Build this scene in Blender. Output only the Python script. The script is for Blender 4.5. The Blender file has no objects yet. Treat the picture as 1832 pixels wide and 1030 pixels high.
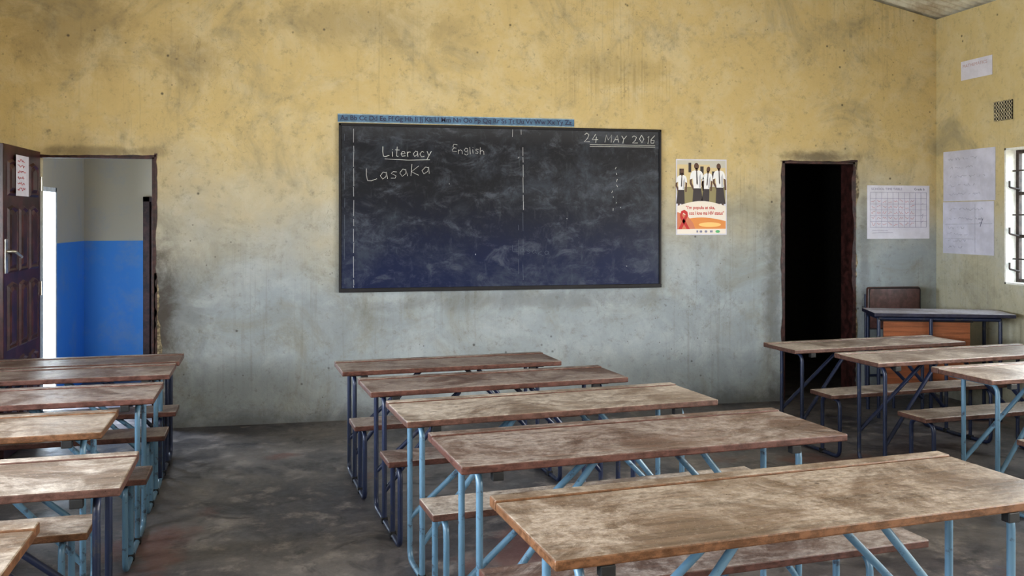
import bpy, bmesh, math, random
from mathutils import Vector
random.seed(7)
S=bpy.context.scene
C=S.collection
S.view_settings.view_transform='Standard'
for lk in ('Medium High Contrast','Standard - Medium High Contrast'):
    try:
        S.view_settings.look=lk; break
    except Exception: pass

# ---------------------------------------------------------------- materials
class Mat:
    def __init__(s,name,rough=.6,color=None,metal=0,spec=.5):
        s.m=bpy.data.materials.new(name); s.m.use_nodes=True
        s.nt=s.m.node_tree; s.b=s.nt.nodes['Principled BSDF']
        s.b.inputs['Roughness'].default_value=rough
        s.b.inputs['Metallic'].default_value=metal
        s.b.inputs['Specular IOR Level'].default_value=spec
        if color: s.b.inputs['Base Color'].default_value=(*color,1)
    def put(s,sock,v):
        if isinstance(v,bpy.types.NodeSocket): s.nt.links.new(v,sock)
        elif isinstance(v,(tuple,list)) and len(v)==3 and sock.type=='RGBA': sock.default_value=(*v,1)
        else: sock.default_value=v
    def pos(s):
        return s.nt.nodes.new('ShaderNodeNewGeometry').outputs['Position']
    def obj(s):
        n=s.nt.nodes.new('ShaderNodeTexCoord'); return n.outputs['Object']
    def rnd(s):
        return s.nt.nodes.new('ShaderNodeObjectInfo').outputs['Random']
    def mapp(s,v,scale=(1,1,1),loc=(0,0,0)):
        n=s.nt.nodes.new('ShaderNodeMapping'); s.put(n.inputs['Vector'],v)
        n.inputs['Scale'].default_value=scale
        s.put(n.inputs['Location'],loc)
        return n.outputs[0]
    def noise(s,v,scale=5,detail=5,rough=.6,dist=0):
        n=s.nt.nodes.new('ShaderNodeTexNoise'); s.put(n.inputs['Vector'],v)
        n.inputs['Scale'].default_value=scale; n.inputs['Detail'].default_value=detail
        n.inputs['Roughness'].default_value=rough; n.inputs['Distortion'].default_value=dist
        return n.outputs['Fac']
    def voro(s,v,scale=5,feature='F1'):
        n=s.nt.nodes.new('ShaderNodeTexVoronoi'); n.feature=feature; s.put(n.inputs['Vector'],v)
        n.inputs['Scale'].default_value=scale
        return n.outputs['Distance']
    def math(s,op,a,b=0.0):
        n=s.nt.nodes.new('ShaderNodeMath'); n.operation=op
        s.put(n.inputs[0],a); s.put(n.inputs[1],b); return n.outputs[0]
    def rng(s,v,a,b,c=0.0,d=1.0):
        n=s.nt.nodes.new('ShaderNodeMapRange'); n.interpolation_type='SMOOTHSTEP'
        s.put(n.inputs['Value'],v)
        for k,x in zip(('From Min','From Max','To Min','To Max'),(a,b,c,d)): n.inputs[k].default_value=x
        return n.outputs[0]
    def mix(s,f,a,b,blend='MIX'):
        n=s.nt.nodes.new('ShaderNodeMix'); n.data_type='RGBA'; n.blend_type=blend
        s.put(n.inputs[0],f); s.put(n.inputs[6],a); s.put(n.inputs[7],b); return n.outputs[2]
    def xyz(s,v):
        n=s.nt.nodes.new('ShaderNodeSeparateXYZ'); s.put(n.inputs[0],v); return n.outputs
    def col(s,v): s.put(s.b.inputs['Base Color'],v)
    def rough(s,v): s.put(s.b.inputs['Roughness'],v)
    def bump(s,h,strength=.3,dist=.01):
        n=s.nt.nodes.new('ShaderNodeBump'); n.inputs['Strength'].default_value=strength
        n.inputs['Distance'].default_value=dist; s.put(n.inputs['Height'],h)
        s.nt.links.new(n.outputs[0],s.b.inputs['Normal'])

def simple(name,color,rough=.6,metal=0,var=.25,scale=20,spec=.5):
    m=Mat(name,rough,color,metal,spec)
    n=m.noise(m.obj(),scale,4,.65)
    f=m.rng(n,.35,.7)
    dark=tuple(c*(1-var) for c in color); lite=tuple(min(1,c*(1+var)) for c in color)
    m.col(m.mix(f,dark,lite)); return m.m

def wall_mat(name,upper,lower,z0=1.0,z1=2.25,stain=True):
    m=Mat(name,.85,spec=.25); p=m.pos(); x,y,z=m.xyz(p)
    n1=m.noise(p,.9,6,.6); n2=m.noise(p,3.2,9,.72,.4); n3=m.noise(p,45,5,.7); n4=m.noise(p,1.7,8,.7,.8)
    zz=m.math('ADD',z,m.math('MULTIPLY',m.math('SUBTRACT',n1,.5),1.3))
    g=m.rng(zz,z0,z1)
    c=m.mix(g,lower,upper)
    c=m.mix(m.rng(n2,.42,.72,0,.5),c,m.mix(g,(.46,.49,.50),(.66,.59,.42)))   # pale scuffed paint
    c=m.mix(m.rng(n4,.48,.72,0,.55),c,(.24,.225,.17))               # grey grime clouds
    c=m.mix(m.rng(m.noise(p,8,8,.75),.53,.76,0,.50),c,(.19,.18,.14))
    c=m.mix(m.rng(m.noise(p,19,6,.75),.54,.72,0,.38),c,(.15,.14,.11))
    c=m.mix(m.rng(n3,.55,.8,0,.25),c,(.16,.14,.11))
    # vertical run marks
    st=m.noise(m.mapp(p,(38,38,1.3)),1,5,.6); msk=m.noise(p,.7,3,.5)
    f=m.math('MULTIPLY',m.rng(st,.52,.72,0,.25),m.rng(msk,.46,.62))
    c=m.mix(f,c,(.17,.155,.12))
    # small chips
    v=m.voro(p,7.5); f=m.math('MULTIPLY',m.rng(v,.03,.11,1,0),m.rng(m.noise(p,2.3,3,.5),.50,.57))
    c=m.mix(m.math('MULTIPLY',f,.8),c,(.06,.055,.05))
    v=m.voro(m.mapp(p,(1,1,1),(2.3,0,4.1)),15); f=m.math('MULTIPLY',m.rng(v,.05,.12,1,0),m.rng(m.noise(p,3.3,3,.5),.54,.60))
    c=m.mix(m.math('MULTIPLY',f,.6),c,(.09,.08,.07))
    # thin irregular scratches
    sc=m.noise(m.mapp(p,(3.5,3.5,2.2)),1.6,3,.5,2.2)
    f=m.math('MULTIPLY',m.rng(m.math('ABSOLUTE',m.math('SUBTRACT',sc,.5)),.0,.006,1,0),m.rng(m.noise(p,1.3,2,.5),.54,.62))
    c=m.mix(m.math('MULTIPLY',f,.4),c,(.12,.11,.09))
    # skirting grime
    c=m.mix(m.rng(m.math('ADD',z,m.math('MULTIPLY',n2,.35)),.15,.36,.65,0),c,(.10,.10,.11))
    if stain:
        def spot(cx,cz,rx,rz,a,k=2.2):
            dx=m.math('DIVIDE',m.math('SUBTRACT',x,cx),rx); dz=m.math('DIVIDE',m.math('SUBTRACT',z,cz),rz)
            r=m.math('SQRT',m.math('ADD',m.math('MULTIPLY',dx,dx),m.math('MULTIPLY',dz,dz)))
            r=m.math('ADD',r,m.math('MULTIPLY',m.math('SUBTRACT',n2,.5),k))
            return m.rng(r,.2,1.15,a,0)
        for s_ in ((-1.12,.72,.13,.65,.9),(-1.02,.8,.30,.6,.35),(3.80,.9,.11,1.0,.5),(4.2,2.08,.42,.07,.7),(-1.5,2.04,.50,.05,.5),(1.6,.90,1.5,.09,.30),(-1.75,3.0,.5,.5,.30),(-.9,2.75,.35,.25,.25),(.1,.75,.7,.25,.18),(4.66,1.3,.07,.7,.35),(3.3,.6,.5,.4,.15)):
            c=m.mix(spot(*s_),c,(.085,.072,.062))
        st2=m.noise(m.mapp(p,(60,60,.9)),1,4,.6)
        c=m.mix(m.math('MULTIPLY',m.rng(st2,.46,.72),spot(2.4,2.68,.75,.26,.36,1.0)),c,(.22,.165,.08))
        c=m.mix(spot(2.35,2.78,.7,.16,.22,2.0),c,(.20,.17,.09))
        c=m.mix(spot(.35,3.05,.9,.22,.28,2.5),c,(.16,.15,.12))
    m.col(c); m.bump(m.math('ADD',n2,m.math('MULTIPLY',n3,.4)),.35,.012); return m.m

M_wall=wall_mat('aged_cream_wall',(.585,.460,.235),(.315,.350,.375))  # bluish lower colour paints in blue sky light, along with dirt
M_wallR=wall_mat('aged_cream_wall_side',(.585,.475,.25),(.46,.44,.34),stain=False)
def ante_mat():
    m=Mat('two_tone_blue_wall',.6); p=m.pos(); z=m.xyz(p)[2]; n=m.noise(p,4,7,.7)
    c=m.mix(m.rng(z,1.335,1.345),(.07,.29,.70),(.54,.47,.35))
    c=m.mix(m.rng(n,.45,.75,0,.35),c,(.34,.38,.46)); m.col(c); return m.m
M_ante=ante_mat()
M_store=simple('shade_toned_store_plaster',(.03,.027,.024),.9)  # near-black: the unlit room's darkness is put into the wall colour

def floor_mat():
    m=Mat('worn_concrete_floor',.55); p=m.pos()
    n1=m.noise(p,1.1,8,.7,.6); n2=m.noise(p,5,9,.75); n3=m.noise(p,60,3,.6)
    c=m.mix(m.rng(n1,.35,.65),(.055,.053,.066),(.17,.155,.155))
    c=m.mix(m.rng(n2,.48,.68,0,.7),c,(.33,.30,.29))
    c=m.mix(m.rng(m.noise(p,2.6,6,.7,1.),.52,.66,0,.8),c,(.036,.035,.043))
    c=m.mix(m.rng(m.noise(m.mapp(p,(1,1,1),(7,3,0)),.9,5,.6),.58,.66,0,.5),c,(.19,.07,.055))
    c=m.mix(m.rng(n3,.6,.8,0,.3),c,(.03,.03,.03))
    m.col(c); m.rough(m.rng(n2,.3,.7,.30,.6)); m.bump(n2,.3,.01); return m.m
M_floor=floor_mat()

def wood_mat(name,base,dust,amt,edge=None):
    m=Mat(name,.45); o=m.obj(); r=m.rnd()
    off=m.nt.nodes.new('ShaderNodeCombineXYZ'); m.put(off.inputs[0],m.math('MULTIPLY',r,17.)); m.put(off.inputs[1],m.math('MULTIPLY',r,9.))
    q=m.mapp(o,(1,1,1),off.outputs[0])
    g=m.noise(m.mapp(q,(1.5,38,38)),1.2,5,.65,.3)
    n=m.noise(q,2.6,9,.76,.6); n2=m.noise(m.mapp(q,(8,14,14)),3,8,.8); n5=m.noise(q,45,4,.7)
    c=m.mix(m.rng(g,.3,.7),tuple(k*.6 for k in base),tuple(k*1.25 for k in base))
    f=m.math('MULTIPLY',m.rng(n,.40,.58,.05,amt),m.rng(n2,.36,.58,.30,1))
    f=m.math('MULTIPLY',f,m.rng(n5,.35,.60,.6,1))
    geo=m.nt.nodes.new('ShaderNodeNewGeometry'); nz=m.xyz(geo.outputs['Normal'])[2]
    top=m.rng(nz,.5,.95,0,1)
    f=m.math('MULTIPLY',f,m.rng(nz,.5,.95,.10,1))
    c=m.mix(f,c,dust)
    sc=m.noise(m.mapp(q,(5,5,5)),2.5,2,.5,2.8)
    c=m.mix(m.rng(m.math('ABSOLUTE',m.math('SUBTRACT',sc,.5)),0,.008,.35,0),c,tuple(min(1,k*1.25) for k in dust))
    sc=m.noise(m.mapp(q,(9,9,9),(3,1,0)),2.5,2,.5,2.)
    c=m.mix(m.rng(m.math('ABSOLUTE',m.math('SUBTRACT',sc,.5)),0,.008,.25,0),c,(.03,.02,.017))
    v=m.voro(q,6.0)
    c=m.mix(m.rng(v,.03,.07,.7,0),c,(.03,.018,.014))
    if edge: c=m.mix(top,m.mix(m.rng(n2,.4,.6),tuple(k*.5 for k in edge),edge),c)
    m.col(c); m.rough(m.rng(n2,.3,.7,.26,.52)); m.bump(m.math('ADD',g,n2),.25,.003); return m.m
M_wood=wood_mat('worn_brown_desk_wood',(.16,.11,.080),(.55,.48,.42),.85,(.18,.085,.040))
M_wood2=wood_mat('worn_red_brown_desk_wood',(.125,.076,.062),(.52,.47,.45),.75,(.12,.052,.040))
M_wood3=wood_mat('dusty_desk_wood',(.20,.150,.120),(.62,.56,.51),1.0,(.13,.065,.05))
def tube_mat(name,col,chip):
    m=Mat(name,.35); n=m.noise(m.obj(),14,6,.7)
    m.col(m.mix(m.rng(n,.56,.66),col,chip)); return m.m
M_blue=tube_mat('light_blue_tube_paint',(.100,.185,.265),(.040,.050,.075))
M_navy=tube_mat('dark_navy_tube_paint',(.018,.026,.062),(.05,.05,.06))
M_black=simple('black_rubber',(.01,.01,.011),.6)
M_door=simple('maroon_door_paint',(.055,.018,.020),.35,var=.5,scale=8)
M_frame=simple('dark_red_frame_paint',(.05,.018,.016),.5,var=.6,scale=15)
M_chip=simple('chipped_plaster',(.30,.25,.17),.95,var=.6,scale=30)
M_white=simple('white_paint',(.80,.80,.76),.6,var=.12)
M_winmetal=simple('window_steel',(.05,.035,.03),.5,var=.5)
M_steel=simple('brass_steel',(.6,.58,.52),.3,.9)
M_paper=simple('white_paper',(.66,.65,.74),.8,var=.08,scale=6)
M_paper2=simple('aged_paper',(.57,.57,.67),.8,var=.12,scale=4)
M_inkp=simple('violet_ink',(.22,.20,.34),.8)
M_inkr=simple('red_ink',(.50,.10,.12),.8)
M_inkf=simple('faint_pencil',(.40,.40,.48),.8)
M_inkd=simple('dark_ink',(.05,.05,.10),.8)
M_chalk=Mat('chalk',.95,(.66,.66,.64)).m
M_chalkf=Mat('faint_chalk',.95,(.13,.15,.19)).m
M_strip=simple('blue_grey_strip',(.10,.19,.30),.7,var=.3,scale=9)
M_leather=simple('brown_vinyl',(.085,.042,.038),.4,var=.3)
M_panel=wood_mat('orange_brown_panel',(.26,.09,.04),(.3,.15,.09),.3)
M_tabletop=wood_mat('grey_table_laminate',(.22,.20,.22),(.60,.60,.70),.9,(.03,.03,.06))
M_vent=simple('vent_clay',(.50,.44,.30),.9)
M_dark=Mat('vent_hole',.95,(.01,.01,.01)).m
def roof_mat():
    m=Mat('corrugated_zinc',.4,metal=.15); p=m.pos(); n=m.noise(p,3,6,.7)
    m.col(m.mix(m.rng(n,.4,.7),(.78,.76,.66),(.42,.35,.25))); return m.m
M_roof=roof_mat()
M_beam=simple('roof_timber',(.16,.09,.05),.8)
def board_mat():
    m=Mat('blackboard_slate',.5,spec=.35); p=m.pos(); x,y,z=m.xyz(p)
    n=m.noise(p,2.0,9,.74,.4); n2=m.noise(m.mapp(p,(1.2,1,2.0)),3.6,9,.76,.5); n3=m.noise(m.mapp(p,(9,9,3)),2,6,.7,.5)
    c=m.mix(m.rng(m.math('ADD',z,m.math('MULTIPLY',m.math('SUBTRACT',n,.5),.6)),1.00,1.80),(.004,.011,.054),(.008,.009,.015))
    c=m.mix(m.rng(n,.44,.70,0,.6),c,(.07,.085,.115))
    c=m.mix(m.rng(n2,.48,.72,0,.6),c,(.13,.145,.18))
    c=m.mix(m.rng(n3,.56,.76,0,.3),c,(.12,.14,.16))
    c=m.mix(m.rng(z,2.10,2.27,0,.12),c,(.25,.26,.28))
    m.col(c); return m.m
M_board=board_mat()
M_bframe=simple('board_frame_wood',(.012,.011,.014),.6)
M_ground=simple('dry_earth_ground',(.42,.33,.22),.95,scale=2)

# ---------------------------------------------------------------- geometry helpers
def empty(name,loc=(0,0,0),rot=(0,0,0)):
    e=bpy.data.objects.new(name,None); e.location=loc; e.rotation_euler=rot; e.empty_display_size=.1
    C.objects.link(e); return e
def mesh(name,bm,mat,parent=None,loc=(0,0,0),rot=(0,0,0),smooth=False,bevel=0,seg=2):
    me=bpy.data.meshes.new(name); bmesh.ops.recalc_face_normals(bm,faces=bm.faces); bm.to_mesh(me); bm.free()
    mats=mat if isinstance(mat,list) else [mat]
    for k in mats: me.materials.append(k)
    o=bpy.data.objects.new(name,me); o.location=loc; o.rotation_euler=rot; C.objects.link(o)
    if parent: o.parent=parent
    if smooth:
        for p in me.polygons: p.use_smooth=True
    if bevel:
        b=o.modifiers.new('bevel','BEVEL'); b.width=bevel; b.segments=seg; b.limit_method='ANGLE'
    return o
def addbox(bm,x0,x1,y0,y1,z0,z1,mi=0):
    v=[bm.verts.new(p) for p in ((x0,y0,z0),(x1,y0,z0),(x1,y1,z0),(x0,y1,z0),(x0,y0,z1),(x1,y0,z1),(x1,y1,z1),(x0,y1,z1))]
    for f in ((3,2,1,0),(4,5,6,7),(0,1,5,4),(1,2,6,5),(2,3,7,6),(3,0,4,7)):
        fc=bm.faces.new([v[i] for i in f]); fc.material_index=mi
    return v
def boxes(name,lst,mat,parent=None,bevel=0,**k):
    bm=bmesh.new()
    for b in lst: addbox(bm,*b)
    return mesh(name,bm,mat,parent,bevel=bevel,**k)
def multipoly(name,plist,mat,parent,z):
    bm=bmesh.new()
    for pts in plist: bm.faces.new([bm.verts.new((p[0],p[1],z)) for p in pts])
    me=bpy.data.meshes.new(name); bm.normal_update()
    for f in bm.faces:
        if f.normal.z<0: f.normal_flip()
    bm.to_mesh(me); bm.free(); me.materials.append(mat)
    o=bpy.data.objects.new(name,me); C.objects.link(o); o.parent=parent; return o
def ell(cx,cy,rx,ry,n=18): return [(cx+rx*math.cos(2*math.pi*i/n),cy+ry*math.sin(2*math.pi*i/n)) for i in range(n)]
def fillet(pts,r=.06,n=5):
    P=[Vector(p) for p in pts]; out=[P[0]]
    for i in range(1,len(P)-1):
        a,b,c=P[i-1],P[i],P[i+1]; d1=(a-b); d2=(c-b); rr=min(r,d1.length*.49,d2.length*.49)
        p=b+d1.normalized()*rr; q=b+d2.normalized()*rr
        for k in range(n+1):
            t=k/n; out.append(p*(1-t)**2+b*2*t*(1-t)+q*t*t)
    out.append(P[-1]); return out
def tubes(name,paths,rad,mat,parent=None,r=.06,fil=True,res=4):
    cu=bpy.data.curves.new(name,'CURVE'); cu.dimensions='3D'; cu.bevel_depth=rad; cu.bevel_resolution=res; cu.use_fill_caps=True
    for p in paths:
        q=fillet(p,r) if (fil and len(p)>2) else [Vector(k) for k in p]
        s=cu.splines.new('POLY'); s.points.add(len(q)-1)
        for i,k in enumerate(q): s.points[i].co=(k[0],k[1],k[2],1)
    cu.materials.append(mat)
    for s in cu.splines: s.use_smooth=True
    o=bpy.data.objects.new(name,cu); C.objects.link(o)
    if parent: o.parent=parent
    return o
def strokes(name,lines,rad,mat,parent,z=.001):
    return tubes(name,[[(p[0],p[1],z) for p in l] for l in lines],rad,mat,parent,fil=False,res=1)
def text(name,s,x,y,h,w,mat,parent,z=.0015,off=0,rz=0):
    cu=bpy.data.curves.new(name,'FONT'); cu.body=s; cu.size=1; cu.extrude=.0; cu.offset=off
    cu.materials.append(mat)
    o=bpy.data.objects.new(name,cu); C.objects.link(o); bpy.context.view_layer.update()
    dx,dy=o.dimensions.x,o.dimensions.y
    o.scale=(w/dx if w else h/.7, h/.7,1)
    o.parent=parent; o.location=(x,y,z); o.rotation_euler=(0,0,rz); return o
G={'L':[[(.05,1.05),(0,.5),(.04,0),(.25,-.04),(.6,.1)]],'i':[[(.08,.6),(.1,0)],[(.08,.82),(.12,.88)]],'t':[[(.18,1),(.15,.05),(.32,0)],[(0,.68),(.4,.66)]],
'e':[[(0,.3),(.4,.35),(.35,.56),(.15,.6),(0,.3),(.1,.02),(.42,.08)]],'r':[[(0,.6),(.02,0)],[(0,.38),(.14,.58),(.32,.55)]],
'a':[[(.4,.5),(.2,.6),(0,.3),(.14,0),(.36,.2),(.4,.6),(.46,0)]],'c':[[(.38,.5),(.2,.6),(0,.3),(.15,0),(.42,.08)]],
'y':[[(0,.6),(.2,.15)],[(.42,.6),(.08,-.35)]],'E':[[(.45,.95),(.1,1.0),(.0,.7),(.2,.52),(.38,.5)],[(.2,.52),(.0,.3),(.1,0),(.48,.05)]],
'n':[[(0,.6),(0,0)],[(0,.4),(.2,.6),(.38,.45),(.4,0)]],'g':[[(.4,.5),(.2,.6),(0,.3),(.2,.05),(.4,.3),(.4,.6),(.4,-.2),(.2,-.35),(0,-.2)]],
'l':[[(.05,1),(.05,0)]],'s':[[(.35,.55),(.15,.6),(.02,.45),(.3,.22),(.25,.02),(0,.05)]],'h':[[(0,1),(0,0)],[(0,.4),(.2,.6),(.38,.45),(.4,0)]],
'K':[[(0,1),(0,0)],[(.42,.8),(0,.35),(.48,0)]],'2':[[(0,.8),(.2,1),(.42,.8),(.3,.4),(0,0),(.5,.02)]],'4':[[(.3,1),(0,.35),(.55,.38)],[(.38,.7),(.36,0)]],
'M':[[(0,0),(.05,.9),(.3,.3),(.55,.9),(.6,0)]],'A':[[(0,0),(.25,.9),(.5,0)],[(.1,.35),(.42,.35)]],'Y':[[(0,.9),(.22,.5)],[(.45,.9),(.22,.45),(.2,0)]],
'0':[[(.2,1),(0,.5),(.2,0),(.42,.5),(.2,1)]],'1':[[(.05,.8),(.15,1),(.14,0)]],'6':[[(.35,1),(.05,.5),(.1,.05),(.35,.05),(.38,.4),(.06,.4)]],
'.':[[(.05,.0),(.08,.04)]],'7':[[(0,1),(.45,1),(.2,0)],[(.1,.5),(.4,.5)]]}
def write(name,s,x,y,w,h,mat,parent,rad=.003,z=.001,slope=0,jit=.05):
    L=[];cx=0
    for ch in s:
        if ch==' ': cx+=.45; continue
        g=G[ch]; mx=max(p[0] for l in g for p in l); jy=random.uniform(-jit,jit); sk=random.uniform(-.08,.12); sy=random.uniform(.9,1.08)
        for l in g: L.append([(cx+p[0]+sk*p[1]+random.uniform(-.012,.012),p[1]*sy+jy) for p in l])
        cx+=mx+.2
    cx-=.2
    L=[[(x+p[0]*w/cx,y+p[1]*h+slope*p[0]*w/cx) for p in l] for l in L]
    return strokes(name,L,rad,mat,parent,z)

# ---------------------------------------------------------------- room shell
XL,XR,YF,YB,HE=-2.9,5.367,7.2,-2.6,3.31
XP=(XL+XR)/2; SL=.224; HP=HE+SL*(XR-XP)
D1=(-1.975,-1.165,2.005); D2=(3.884,4.571,2.04)
bm=bmesh.new()
for a in ((XL-.2,D1[0],0,HE),(D1[0],D1[1],D1[2],HE),(D1[1],D2[0],0,HE),(D2[0],D2[1],D2[2],HE),(D2[1],XR+.2,0,HE)):
    addbox(bm,a[0],a[1],YF,YF+.2,a[2],a[3])
tv=[bm.verts.new(p) for p in ((XL,YF,HE),(XR,YF,HE),(XP,YF,HP),(XL,YF+.2,HE),(XR,YF+.2,HE),(XP,YF+.2,HP))]
for f in ((0,1,2),(5,4,3),(0,3,4,1),(1,4,5,2),(2,5,3,0)): bm.faces.new([tv[i] for i in f])
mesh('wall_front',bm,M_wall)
bm=bmesh.new(); addbox(bm,XL-.2,XR+.2,YB-.2,YB,0,HE)
tv=[bm.verts.new(p) for p in ((XL,YB-.2,HE),(XR,YB-.2,HE),(XP,YB-.2,HP),(XL,YB,HE),(XR,YB,HE),(XP,YB,HP))]
for f in ((0,1,2),(5,4,3),(0,3,4,1),(1,4,5,2),(2,5,3,0)): bm.faces.new([tv[i] for i in f])
mesh('wall_back',bm,M_wallR)
def sidewall(name,x0,x1,wins,mat,z0,z1):
    bm=bmesh.new(); ys=YB
    for (a,b) in wins:
        addbox(bm,x0,x1,ys,a,0,HE); addbox(bm,x0,x1,a,b,0,z0); addbox(bm,x0,x1,a,b,z1,HE); ys=b
    addbox(bm,x0,x1,ys,YF,0,HE)
    mesh(name,bm,mat)
WR=[(-1.9,-.3),(.3,1.8),(2.6,4.1),(4.9,6.374)]; WL=[(-1.9,-.3),(.5,2.0),(2.8,4.3)]
Z0,Z1=1.03,2.11
sidewall('wall_right',XR,XR+.22,WR,M_wallR,Z0,Z1)
sidewall('wall_left',XL-.2,XL,WL,M_wallR,Z0,Z1)
boxes('floor',[(XL-.2,XR+.2,YB-.2,9.6,-.12,0)],M_floor)
boxes('ground',[(-40,40,-30,45,-.3,-.15)],M_ground)
# corrugated roof sheet
bm=bmesh.new(); ny=900; xs=[XL-.5,XP,XR+.5]; rows=[]
for j in range(ny+1):
    y=YB-.4+j*(YF+.7-YB)/ny; w=.016*math.sin(2*math.pi*y/.09)
    rows.append([bm.verts.new((x,y,HP+.03-SL*abs(x-XP)+w)) for x in xs])
for j in range(ny):
    for i in range(2): bm.faces.new((rows[j][i],rows[j][i+1],rows[j+1][i+1],rows[j+1][i]))
mesh('ceiling',bm,M_roof,smooth=True)
bm=bmesh.new()
for x in (-2.2,-.9,.3,1.233,2.2,3.4): 
    z=HP-SL*abs(x-XP)-.005; addbox(bm,x-.03,x+.03,YB,YF,z-.08,z)
mesh('roof_purlins',bm,M_beam)

# windows
def window(name,x,a,b,side):
    e=empty(name,(x,(a+b)/2,0)); h=(b-a)/2; t=.22 if side>0 else -.2
    xa,xb=(0,t) if t>0 else (t,0)
    boxes('reveal',[(xa-.0,xb,-h,-h+.015,Z0,Z1),(xa,xb,h-.015,h,Z0,Z1),(xa,xb,-h,h,Z0,Z0+.015),(xa,xb,-h,h,Z1-.015,Z1)],M_white,e)
    m=.11*(1 if t>0 else -1)
    L=[]
    for y in (-h+.03,-h/3,h/3,h-.03): L.append((m-.015,m+.015,y-.015,y+.015,Z0+.015,Z1-.015))
    for z in (Z0+.03,Z0+.38,Z0+.72,Z1-.03): L.append((m-.013,m+.013,-h+.015,h-.015,z-.013,z+.013))
    boxes('steel_frame',L,M_winmetal,e)
    tubes('burglar_bars',[[(m*.6,-h+.016,z),(m*.6,h-.016,z)] for z in (Z0+.2,Z0+.55,Z0+.9)],.006,M_winmetal,e)
    tubes('stay_handles',[[(m*.9,h-.05,z),(m*.2,h-.03,z+.02),(m*.2,h-.03,z+.07)] for z in (Z0+.1,Z0+.38,Z0+.75)],.008,M_winmetal,e,r=.01)
k=1
for (a,b) in reversed(WR): window('window_%d'%k,XR,a,b,1); k+=1
for (a,b) in WL: window('window_%d'%k,XL,a,b,-1); k+=1

# anteroom behind left doorway
AX,AY=-2.15,9.4
boxes('wall_anteroom_left',[(AX-.15,AX,7.4,7.55,0,2.9),(AX-.15,AX,7.55,8.42,1.81,2.9),(AX-.15,AX,8.42,AY+.15,0,2.9)],M_ante)
boxes('wall_anteroom_back',[(AX,-1.60,AY,AY+.15,0,2.9),(-1.60,-.8,AY,AY+.15,1.76,2.9),(-.8,.6,AY,AY+.15,0,2.9)],M_ante)
boxes('wall_anteroom_right',[(.6,.75,7.4,AY+.15,0,2.9)],M_ante)
boxes('ceiling_anteroom',[(AX-.15,.75,7.4,AY+.15,2.9,3.0)],M_white)
e=empty('door_3',(-1.2,AY,0))
boxes('frame',[(-.42,-.36,-.03,.1,0,1.76),(.35,.40,-.03,.1,0,1.76),(-.42,.40,-.03,.1,1.71,1.76)],M_frame,e,bevel=.004)
boxes('leaf',[(-.36,.35,.03,.07,.01,1.71)],M_frame,e,bevel=.004)
e=empty('door_4',(AX,7.985,0))
boxes('frame',[(-.12,.01,-.435,-.395,0,1.81),(-.12,.01,.395,.435,0,1.81),(-.12,.01,-.435,.435,1.77,1.81)],M_white,e,bevel=.004)
# store room behind right doorway
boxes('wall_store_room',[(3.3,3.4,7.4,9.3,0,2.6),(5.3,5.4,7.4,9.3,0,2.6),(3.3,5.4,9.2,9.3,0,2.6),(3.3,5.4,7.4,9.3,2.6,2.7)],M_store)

# ragged plaster chips along door edges
def ragged(name,parent,p0,p1,out,wmin,wmax,mat,seed,thick=.006,jit=.03):
    R=random.Random(seed); bm=bmesh.new(); n=int((Vector(p1)-Vector(p0)).length/jit); a=[];b=[]
    P0,P1,O=Vector(p0),Vector(p1),Vector(out)
    w=wmin
    for i in range(n+1):
        c=P0.lerp(P1,i/n); w+=R.uniform(-.35,.35)*(wmax-wmin); w=max(wmin,min(wmax,w))
        q=c+O*w; 
        a.append((bm.verts.new(c+Vector((0,-.001,0))),bm.verts.new(c+Vector((0,-thick,0))))); b.append((bm.verts.new(q+Vector((0,-.001,0))),bm.verts.new(q+Vector((0,-thick,0)))))
    for i in range(n):
        bm.faces.new((a[i][1],a[i+1][1],b[i+1][1],b[i][1])); bm.faces.new((b[i][1],b[i+1][1],b[i+1][0],b[i][0])); bm.faces.new((a[i][0],a[i+1][0],a[i+1][1],a[i][1]))
    return mesh(name,bm,mat,parent)

# door 1 (open leaf, left)
d1=empty('door_1',(D1[0],YF,0))
W=D1[1]-D1[0]
boxes('frame',[(W-.018,W,-.004,.16,0,2.0),(0,W,-.004,.05,1.99,2.005)],M_frame,d1,bevel=.002)
ragged('plaster_edge',d1,(W,0,.02),(W,0,2.03),(1,0,0),.002,.020,M_frame,3)
ragged('plaster_edge_wide',d1,(W,-.001,.55),(W,-.001,1.15),(1,0,0),.004,.055,M_frame,31,thick=.005)
ragged('plaster_edge_pale',d1,(W+.02,-.001,.3),(W+.02,-.001,1.1),(1,0,0),.002,.035,M_chip,5,thick=.004)
ragged('plaster_edge_top',d1,(-.02,0,2.005),(W+.01,0,2.005),(0,0,1),.002,.014,M_frame,6)
# leaf hinged at (D1[0],YF) swung toward the room, lies along -Y
lf=empty('leaf',(.037,-.01,0)); lf.parent=d1
LW=.80; T=.042
boxes('slab',[(-T,0,-LW,0,.012,2.03)],M_door,lf,bevel=.004)
def panel(y0,y1,z0,z1,sgn):
    bm=bmesh.new(); x=0 if sgn>0 else -T
    def pts(i,pk): return [(y0+i,z0+i),(y1-i,z0+i),(y1-i,z1-i),((y0+y1)/2,z1-i+pk),(y0+i,z1-i)]
    rings=[(0,0,.02),(.014,.012,.02),(.028,.002,.02),(.05,.014,.02)]
    vs=[]
    for (i,h,pk) in rings: vs.append([bm.verts.new((x+sgn*h,p[0],p[1])) for p in pts(i,pk)])
    for r in range(3):
        for j in range(5): bm.faces.new((vs[r][j],vs[r][(j+1)%5],vs[r+1][(j+1)%5],vs[r+1][j]))
    bm.faces.new(vs[3]); mesh('raised_panel',bm,M_door,lf)
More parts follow.
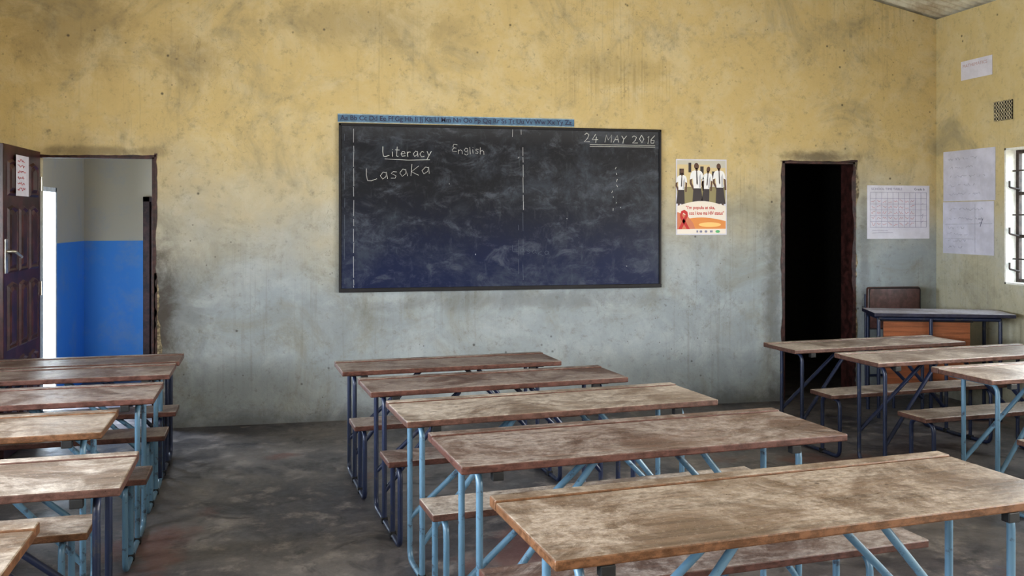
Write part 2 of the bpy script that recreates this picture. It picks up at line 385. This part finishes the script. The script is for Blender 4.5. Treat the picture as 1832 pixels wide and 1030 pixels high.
for (ya,yb) in ((-.73,-.53),(-.49,-.31),(-.27,-.07)):
    for (za,zb) in ((.14,.62),(.70,1.12),(1.20,1.62),(1.70,1.92)):
        panel(ya,yb,za,zb,1)
boxes('lock_plate',[(0,.008,-.785,-.735,1.20,1.42)],M_steel,lf,bevel=.002)
tubes('lever_handle',[[(.005,-.755,1.34),(.055,-.755,1.34),(.055,-.62,1.30)]],.010,M_steel,lf,r=.02)
tubes('hinges',[[(.005,-.0,z),(.005,-.0,z+.1)] for z in (.2,1.0,1.75)],.01,M_steel,lf)
n1=empty('paper_notice',(-1.938+.018,YF-.62,1.70),(math.pi/2,0,math.pi/2))
boxes('sheet',[(0,.27,0,.27,-.001,.001)],M_paper,n1)
L=[]
R=random.Random(4)
for i in range(6):
    y=.235-i*.038; x=.03; l=[]; xe=.16+R.random()*.08
    while x<xe: l.append((x,y+R.uniform(-.010,.010))); x+=.012
    L.append(l)
strokes('red_writing',L,.0022,M_inkr,n1,.0015)

# door 2 (dark store doorway)
d2=empty('door_2',(D2[0],YF,0)); W=D2[1]-D2[0]
boxes('frame',[(0,.025,.0,.14,0,2.04),(W-.02,W,.0,.19,0,2.04),(0,W,.0,.14,2.02,2.04)],M_frame,d2,bevel=.003)
ragged('plaster_edge_left',d2,(0,0,.02),(0,0,2.04),(-1,0,0),.002,.018,M_frame,11)
ragged('plaster_edge_right',d2,(W,0,.3),(W,0,2.04),(1,0,0),.002,.035,M_chip,12)
ragged('plaster_edge_right_inner',d2,(W,-.004,.1),(W,-.004,2.0),(-1,0,0),.0,.04,M_frame,15,jit=.05)
ragged('plaster_edge_top',d2,(-.02,0,2.04),(W+.02,0,2.04),(0,0,1),.002,.018,M_frame,13)

# ---------------------------------------------------------------- blackboard
bb=empty('blackboard',(.171,YF-.002,.985),(math.pi/2,0,0)); BW,BH=2.611,1.297
boxes('slate',[(.012,BW-.012,.012,BH-.012,0,.018)],M_board,bb)
boxes('frame',[(0,BW,0,.030,0,.034),(0,BW,BH-.020,BH,0,.028),(0,.018,0,BH,0,.028),(BW-.018,BW,0,BH,0,.028)],M_bframe,bb,bevel=.003)
zc=.0185
def bx(x): return x-.171
def bz(z): return z-.985
write('chalk_literacy','Literacy',bx(.507),bz(2.035),.37,.070,M_chalk,bb,.0024,zc,jit=.07)
write('chalk_english','English',bx(1.045),bz(2.07),.255,.060,M_chalk,bb,.0016,zc,slope=-.05,jit=.14)
write('chalk_lasaka','LasaKa',bx(.385),bz(1.855),.48,.095,M_chalk,bb,.0019,zc,slope=.08,jit=.14)
write('chalk_date','24 MAY 2016',bx(2.125),bz(2.168),.595,.066,M_chalk,bb,.0026,zc,jit=.08)
write('chalk_faint_word','LasaKa',bx(1.53),bz(1.285),.30,.05,M_chalkf,bb,.0012,zc,slope=-.1,jit=.15)
strokes('chalk_underlines',[[(bx(.52),bz(2.012)),(bx(.70),bz(2.005)),(bx(.87),bz(2.010))],[(bx(2.17),bz(2.150)),(bx(2.73),bz(2.152))],[(bx(2.17),bz(2.135)),(bx(2.73),bz(2.138))]],.0020,M_chalk,bb,zc)
L=[]
R=random.Random(9)
def vline(x,z0,z1,dash):
    z=z0
    while z>z1:
        l=R.uniform(.04,.18); L.append([(bx(x)+R.uniform(-.002,.002),bz(z)),(bx(x)+R.uniform(-.002,.002),bz(max(z-l,z1)))]); z-=l+R.uniform(0,dash)
vline(.283,2.24,1.02,.03); vline(1.617,2.12,1.62,.02); vline(1.53,2.26,2.20,.01); vline(1.60,2.26,2.22,.01)
strokes('chalk_rules',L,.0022,Mat('mid_chalk',.95,(.42,.43,.45)).m,bb,zc)
L=[]; vline(1.617,1.60,1.02,.08); vline(.215,2.2,1.05,.15); vline(1.58,1.5,1.1,.2); strokes('chalk_rules_faint',L,.0014,M_chalkf,bb,zc)
L=[]
for i in range(8):
    z=1.97-i*.048; x=2.37+R.uniform(-.01,.04); L.append([(bx(x),bz(z)),(bx(x+R.uniform(-.01,.01)),bz(z-R.uniform(.006,.03)))])
for i in range(6):
    x=R.uniform(.3,2.7); z=R.uniform(1.1,2.1); L.append([(bx(x),bz(z)),(bx(x+R.uniform(-.01,.01)),bz(z-R.uniform(.003,.01)))])
strokes('chalk_marks',L,.0018,M_chalk,bb,zc)

st=empty('alphabet_strip',(.163,YF-.002,2.290),(math.pi/2,0,0))
boxes('card',[(0,1.88,0,.066,0,.004)],M_strip,st)
text('letters','Aa Bb Cc Dd Ee Ff Gg Hh Ii Jj Kk Ll Mm Nn Oo Pp Qq Rr Ss Tt Uu Vv Ww Xx Yy Zz',.02,.018,.036,1.84,M_inkd,st,.0046,off=.012)
boxes('card_edge',[(0,1.88,.058,.066,.004,.005),(0,1.88,0,.006,.004,.005)],simple('strip_edge',(.3,.4,.48)),st)

# ---------------------------------------------------------------- poster
po=empty('health_poster',(2.919,YF-.002,1.415),(math.pi/2,0,0)); PW,PH=.452,.630
boxes('sheet',[(0,PW,0,PH,0,.002)],M_paper,po)
def flat(n,c): return Mat(n,.5,c).m
sky=flat('print_sky',(.52,.50,.44)); wallp=flat('print_building',(.62,.50,.28)); grn=flat('print_grass',(.26,.22,.10)); skin=flat('print_skin',(.09,.035,.02)); shirt=flat('print_shirt',(.78,.78,.80)); skirt=flat('print_skirt',(.025,.015,.02)); shade=flat('print_shirt_shade',(.45,.45,.50))
red=flat('print_red',(.48,.012,.012)); orange=flat('print_orange',(.66,.24,.05)); brown=flat('print_tan',(.55,.18,.09)); cream=flat('print_cream',(.74,.67,.60))
def rect(x0,y0,x1,y1): return [(x0,y0),(x1,y0),(x1,y1),(x0,y1)]
multipoly('photo_sky',[rect(.01,.28,PW-.01,PH-.01)],sky,po,.0025)
multipoly('photo_building',[rect(.01,.40,.30,.585),rect(.30,.42,PW-.01,.56)],wallp,po,.0028)
multipoly('photo_windows',[rect(.03,.49,.07,.55),rect(.215,.50,.245,.57),rect(.11,.52,.135,.60),rect(.32,.47,.345,.53)],skirt,po,.003)
multipoly('photo_grass',[rect(.01,.26,PW-.01,.40)],grn,po,.0031)
shs=[];sks=[];hds=[];ties=[];shd=[]
def fig(cx,top,s,lean,turn):
    def T_(pts): return [(cx+(x*turn+lean*y)*s,top+y*s) for x,y in pts]
    hds.extend([T_([(x,y-.03) for x,y in ell(0,0,.020,.027)]),T_([(-.009,-.07),(.009,-.07),(.009,-.045),(-.009,-.045)]),
      T_([(-.062,-.17),(-.030,-.235),(-.018,-.225),(-.044,-.165),(-.042,-.12),(-.058,-.12)]),T_([(.042,-.23),(.058,-.23),(.058,-.12),(.042,-.12)]),
      T_([(-.026,-.42),(-.010,-.42),(-.008,-.33),(-.028,-.33)]),T_([(.008,-.42),(.024,-.42),(.028,-.33),(.008,-.33)])])
    shs.append(T_([(-.030,-.21),(.030,-.21),(.036,-.13),(.058,-.14),(.050,-.09),(.038,-.072),(.012,-.062),(0,-.075),(-.012,-.062),(-.038,-.072),(-.050,-.09),(-.060,-.14),(-.036,-.13)]))
    shd.append(T_([(.014,-.205),(.029,-.205),(.035,-.13),(.030,-.09),(.016,-.12)]))
    sks.append(T_([(-.047,-.345),(.043,-.35),(.031,-.20),(-.031,-.20)]))
    ties.append(T_([(-.006,-.17),(0,-.185),(.006,-.17),(.004,-.07),(-.004,-.07)]))
fig(.055,.550,.84,.05,1.0); fig(.180,.602,1.02,-.04,1.05); fig(.290,.572,.90,.10,.9); fig(.378,.600,.98,-.06,1.0)
multipoly('photo_heads',hds,skin,po,.0034); multipoly('photo_skirts',sks,skirt,po,.0036); multipoly('photo_shirts',shs,shirt,po,.0038); multipoly('photo_shirt_folds',shd,shade,po,.0039); multipoly('photo_ties',ties,skirt,po,.004)
arc=[(.01,.01),(PW-.01,.01)]+[(PW-.01-(PW-.02)*i/16,.240+.042*math.sin(math.pi*i/16)) for i in range(17)]
multipoly('banner_white',[arc],cream,po,.0042)
multipoly('banner_orange',[[(.01,.05),(PW-.01,.05)]+[(PW-.01-(PW-.02)*i/12,.115+.030*math.sin(math.pi*i/12)) for i in range(13)]],orange,po,.0044)
multipoly('banner_tan',[[(.01,.045),(.17,.05),(.15,.10),(.10,.16),(.01,.19)]],brown,po,.0046)
multipoly('banner_bright',[ell(.30,.085,.10,.020)],flat('print_yellow',(.85,.52,.18)),po,.0047)
text('slogan_a','"I\'m popula at ska,',.085,.215,.026,.26,red,po,.005,off=.016)
text('slogan_b','coz I kno ma HIV status"',.115,.168,.028,.31,red,po,.005,off=.016)
rb=[[(.020,.048),(.050,.048),(.106,.160),(.100,.192),(.074,.208),(.046,.198),(.034,.166),(.052,.166),(.066,.184),(.084,.168)],[(.122,.048),(.094,.048),(.038,.140),(.034,.166),(.052,.168),(.060,.150)]]
multipoly('red_ribbon',rb,red,po,.0052)
multipoly('partner_marks',[ell(.22,.028,.012,.010),ell(.265,.028,.012,.010),rect(.30,.02,.325,.037),rect(.18,.02,.195,.037)],flat('print_grey',(.2,.2,.3)),po,.0052)
multipoly('partner_mark_green',[ell(.37,.028,.020,.012)],flat('print_green',(.08,.4,.15)),po,.0052)
multipoly('print_border',[rect(.012,.044,PW-.012,.047)],cream,po,.0053)

# ---------------------------------------------------------------- wall papers
tt=empty('timetable_chart',(4.684,YF-.002,1.374),(math.pi/2,0,0)); TW,TH=.612,.466
boxes('sheet',[(0,TW,0,TH,0,.002)],M_paper,tt)
L=[]
for i in range(11): L.append([(.03+i*(TW-.06)/10,.10),(.03+i*(TW-.06)/10,.405)])
for i in range(7): L.append([(.03,.10+i*.305/6),(TW-.03,.10+i*.305/6)])
strokes('grid',L,.0012,M_inkp,tt,.0022)
R=random.Random(2); L=[]
for r in range(5):
    for c in range(8):
        x=.04+c*.055; y=.115+r*.05; L.append([(x+k*.009,y+R.uniform(0,.028)) for k in range(5)])
strokes('red_entries',L,.0013,M_inkr,tt,.0022)
text('title','SCHOOL TIME TABLE',.04,.425,.020,.30,M_inkp,tt,.0025)
text('grade','Grade 6',.46,.425,.020,.10,M_inkd,tt,.0025)
L=[[(.05,.05),(.25,.055)],[(.05,.075),(.20,.072)],[(.53,.2),(.55,.22),(.54,.18)],[(.53,.3),(.55,.31)],[(.53,.14),(.55,.16)]]
strokes('notes',L,.0012,M_inkp,tt,.0022)

RR=(math.pi/2,0,-math.pi/2)
def scribble(n,x0,x1,y0,y1,seed,step=.012,amp=.012):
    R=random.Random(seed); L=[]
    for i in range(n):
        y=y1-(y1-y0)*i/max(1,n-1); x=x0+R.uniform(0,.03); l=[]; xe=x1-R.uniform(0,(x1-x0)*.4)
        while x<xe:
            l.append((x,y+R.uniform(-amp,amp))); x+=step
            if R.random()<.15 and len(l)>2: L.append(l); l=[]; x+=.02
        if len(l)>1: L.append(l)
    return L
p1=empty('wall_chart',(XR-.002,7.10,1.70),RR)
boxes('sheet',[(0,.63,0,.43,0,.002)],M_paper2,p1)
strokes('pencil_lines',scribble(5,.06,.55,.06,.36,21),.0013,M_inkf,p1,.0025)
p2=empty('wall_chart',(XR-.002,7.105,1.25),RR)
boxes('sheet',[(0,.62,0,.443,0,.002)],M_paper2,p2)
strokes('pencil_lines',scribble(2,.06,.55,.30,.38,22)+scribble(4,.05,.36,.06,.22,27)+[[(.03,.25),(.60,.26)],[(.40,.02),(.40,.42)],[(.03,.13),(.38,.13)]],.0013,M_inkf,p2,.0025)
write('number','7',.44,.235,.050,.065,M_inkd,p2,.0022,.0025)
p3=empty('paper_sign',(XR-.002,6.875,2.72),RR)
boxes('sheet',[(0,.37,0,.16,0,.002)],M_paper,p3)
text('word','MATHEMATICS',.02,.105,.026,.29,simple('faded_red_ink',(.50,.32,.33)),p3,.0025)
# air brick
av=empty('air_vent',(XR-.002,6.479,2.335),RR)
bm=bmesh.new(); addbox(bm,0,.20,0,.155,0,.006)
mesh('plate_back',bm,M_dark,av)
L=[]
for i in range(8): x=i*.20/7; L.append((max(0,x-.006),min(.2,x+.006),0,.155,.006,.010))
for i in range(6): y=i*.155/5; L.append((0,.2,max(0,y-.006),min(.155,y+.006),.006,.010))
boxes('grille',L,M_vent,av)

# ---------------------------------------------------------------- school desks
def school_desk(anchor,side,z,L,D,rotdeg,insL,insR,fm,wm,seat=.42):
    a=math.radians(rotdeg); X=Vector((math.cos(a),math.sin(a))); Y=Vector((-math.sin(a),math.cos(a)))
    fl=Vector(anchor) if side=='L' else Vector(anchor)-X*L
    nl=fl-Y*D
    e=empty('school_desk',(nl.x,nl.y,0),(0,0,a))
    th=.028
    boxes('tabletop',[(0,L,0,D-.062,z-th,z)],wm,e,bevel=.005)
    boxes('pencil_ledge',[(0,L,D-.058,D,z-th,z+.005)],wm,e,bevel=.005)
    b0,b1=(.02,L+.05) if side=='L' else (-.03,L+.01)
    boxes('bench_seat',[(b0,b1,-.37,-.14,seat-.028,seat)],wm,e,bevel=.005)
    r=.0125; zt=z-th-r; P=[]
    fy=.30; ny=.06
    xs=(insL,L-insR)
    for x in xs:
        P.append([(x,fy,zt-.0),(x,fy,r),(x,-.345,r),(x,-.345,seat-.028-r),(x,-.165,seat-.028-r),(x,-.165,r)])
        P.append([(x,ny,r),(x,ny,zt),(x,D-.04,zt)])
    P.append([(insL,ny,.16),(L*.34,ny+.03,zt)]); P.append([(L-insR,ny,.16),(L*.62,ny+.03,zt)])
    P.append([(insL,fy,.20),(L*.40,fy-.03,zt)]); P.append([(L-insR,fy,.20),(L*.58,fy-.03,zt)])
    P.append([(insL,-.255,seat-.028-r),(L-insR,-.255,seat-.028-r)])
    P.append([(insL,.18,zt),(L-insR,.18,zt)])
    tubes('tube_frame',P,r,fm,e,r=.055)
    bm=bmesh.new()
    for x in xs:
        for y in (ny,-.165): addbox(bm,x-.016,x+.016,y-.016,y+.016,0,.03)
        addbox(bm,x-.03,x+.03,.02,D-.05,z-th-.006,z-th)
    addbox(bm,xs[0]+.03,xs[0]+.07,-.0,.03,z-th-.03,z-th); addbox(bm,xs[1]-.07,xs[1]-.03,-.0,.03,z-th-.03,z-th)
    mesh('feet_and_brackets',bm,M_black,e,bevel=.003)
    return e
# middle column
school_desk((.111,5.843),'L',.66,1.36,.40,5.5,.08,.14,M_navy,M_wood2)
school_desk((.222,5.083),'L',.68,1.42,.42,6.3,.08,.14,M_navy,M_wood2)
school_desk((.317,4.321),'L',.70,1.49,.46,6.8,.08,.16,M_blue,M_wood3)
school_desk((.422,3.556),'L',.72,1.54,.51,6,.08,.18,M_blue,M_wood2,.43)
school_desk((.500,2.677),'L',.73,1.65,.54,6.5,.09,.18,M_blue,M_wood,.44)
# right column
school_desk((3.135,6.09),'L',.66,1.44,.38,5.5,.10,.12,M_navy,M_wood3)
school_desk((3.272,5.394),'L',.68,1.50,.42,5.5,.10,.12,M_navy,M_wood3)
school_desk((3.438,4.66),'L',.70,1.50,.44,5,.10,.12,M_blue,M_wood3)
school_desk((3.50,3.85),'L',.70,1.50,.44,5,.10,.12,M_blue,M_wood3)
# left column
school_desk((-.85,6.40),'R',.66,1.40,.34,3,.08,.08,M_navy,M_wood2)
school_desk((-.82,5.84),'R',.68,1.45,.40,3,.08,.08,M_blue,M_wood2)
school_desk((-.773,5.06),'R',.70,1.45,.44,3,.08,.08,M_blue,M_wood2)
school_desk((-.858,4.375),'R',.70,1.45,.44,3,.08,.08,M_blue,M_wood)
school_desk((-.629,3.57),'R',.70,1.50,.46,3,.09,.08,M_navy,M_wood3)
school_desk((-.754,2.796),'R',.70,1.50,.46,3,.09,.08,M_navy,M_wood)

# ---------------------------------------------------------------- teacher table and chair
a=math.radians(-20)
t=empty('teacher_table',(4.23,6.40,0),(0,0,a)); TL,TD,TZ=1.03,.42,.82
boxes('top',[(0,TL,0,TD,TZ-.028,TZ)],M_tabletop,t,bevel=.004)
r=.014
tubes('tube_legs',[[(.04,.04,0.0),(.04,.04,TZ-.04),(.04,TD-.04,TZ-.04),(.04,TD-.04,0.0)],[(TL-.10,.04,0),(TL-.10,.04,TZ-.04),(TL-.10,TD-.04,TZ-.04),(TL-.10,TD-.04,0)],
   [(.04,.04,TZ-.045),(TL-.10,.04,TZ-.045)],[(.42,.02,0),(.42,.02,TZ-.04)],[(.42,.02,.02),(TL-.10,.04,.02)]],r,M_navy,t,r=.03)
boxes('modesty_panel',[(.08,.72,.062,.078,.24,TZ-.06)],M_panel,t,bevel=.003)
boxes('panel_rail',[(.06,.74,.058,.082,TZ-.07,TZ-.045)],M_bframe,t,bevel=.002)
c=empty('teacher_chair',(4.85,6.92,0),(0,0,math.radians(-4)))
bm=bmesh.new(); addbox(bm,-.245,.245,.14,.19,.60,.965)
mesh('padded_backrest',bm,M_leather,c,bevel=.022,seg=4,smooth=True)
bm=bmesh.new(); addbox(bm,-.23,.23,-.22,.13,.42,.48)
mesh('padded_seat',bm,M_leather,c,bevel=.02,seg=4,smooth=True)
tubes('frame',[[(s*.23,.20,.0),(s*.23,.205,.45),(s*.235,.20,.90)] for s in (-1,1)]+[[(s*.21,-.20,0),(s*.21,-.20,.41),(s*.21,.19,.41)] for s in (-1,1)]+[[(-.23,.20,.2),(.23,.20,.2)],[(-.21,-.2,.2),(.21,-.2,.2)]],.011,M_navy,c,r=.02)
tubes('backrest_piping',[[(-.235,.138,.61),(.235,.138,.61),(.235,.138,.955),(-.235,.138,.955),(-.235,.138,.61)]],.004,M_black,c,r=.03)

# ---------------------------------------------------------------- light
w=bpy.data.worlds.new('daylight'); S.world=w; w.use_nodes=True
bg=w.node_tree.nodes['Background']; bg.inputs[0].default_value=(.78,.90,1,1); bg.inputs[1].default_value=7.5
def area(name,loc,rot,sx,sy,pw,col):
    l=bpy.data.lights.new(name,'AREA'); l.shape='RECTANGLE'; l.size=sx; l.size_y=sy; l.energy=pw; l.color=col
    o=bpy.data.objects.new(name,l); o.location=loc; o.rotation_euler=rot; C.objects.link(o); return o
for (a_,b_) in WR[:3]:
    area('window_daylight',(XR+.32,(a_+b_)/2,1.6),(0,math.radians(90),0),1.1,1.5,165,(1,.95,.88))
for (a_,b_) in WL:
    area('window_daylight',(XL-.32,(a_+b_)/2,1.6),(0,math.radians(-90),0),1.1,1.5,225,(.88,.94,1))
area('doorway_daylight',(AX-.35,7.98,1.0),(0,math.radians(-90),0),1.7,.85,110,(.75,.86,1))

# ---------------------------------------------------------------- camera
cam=bpy.data.cameras.new('camera'); co=bpy.data.objects.new('camera',cam); C.objects.link(co)
cam.sensor_width=36; cam.lens=36*1650/1832; cam.shift_y=-124/1832; cam.clip_start=.05
co.location=(0,0,1.55); co.rotation_euler=(math.radians(90),0,math.radians(-12))
S.camera=co
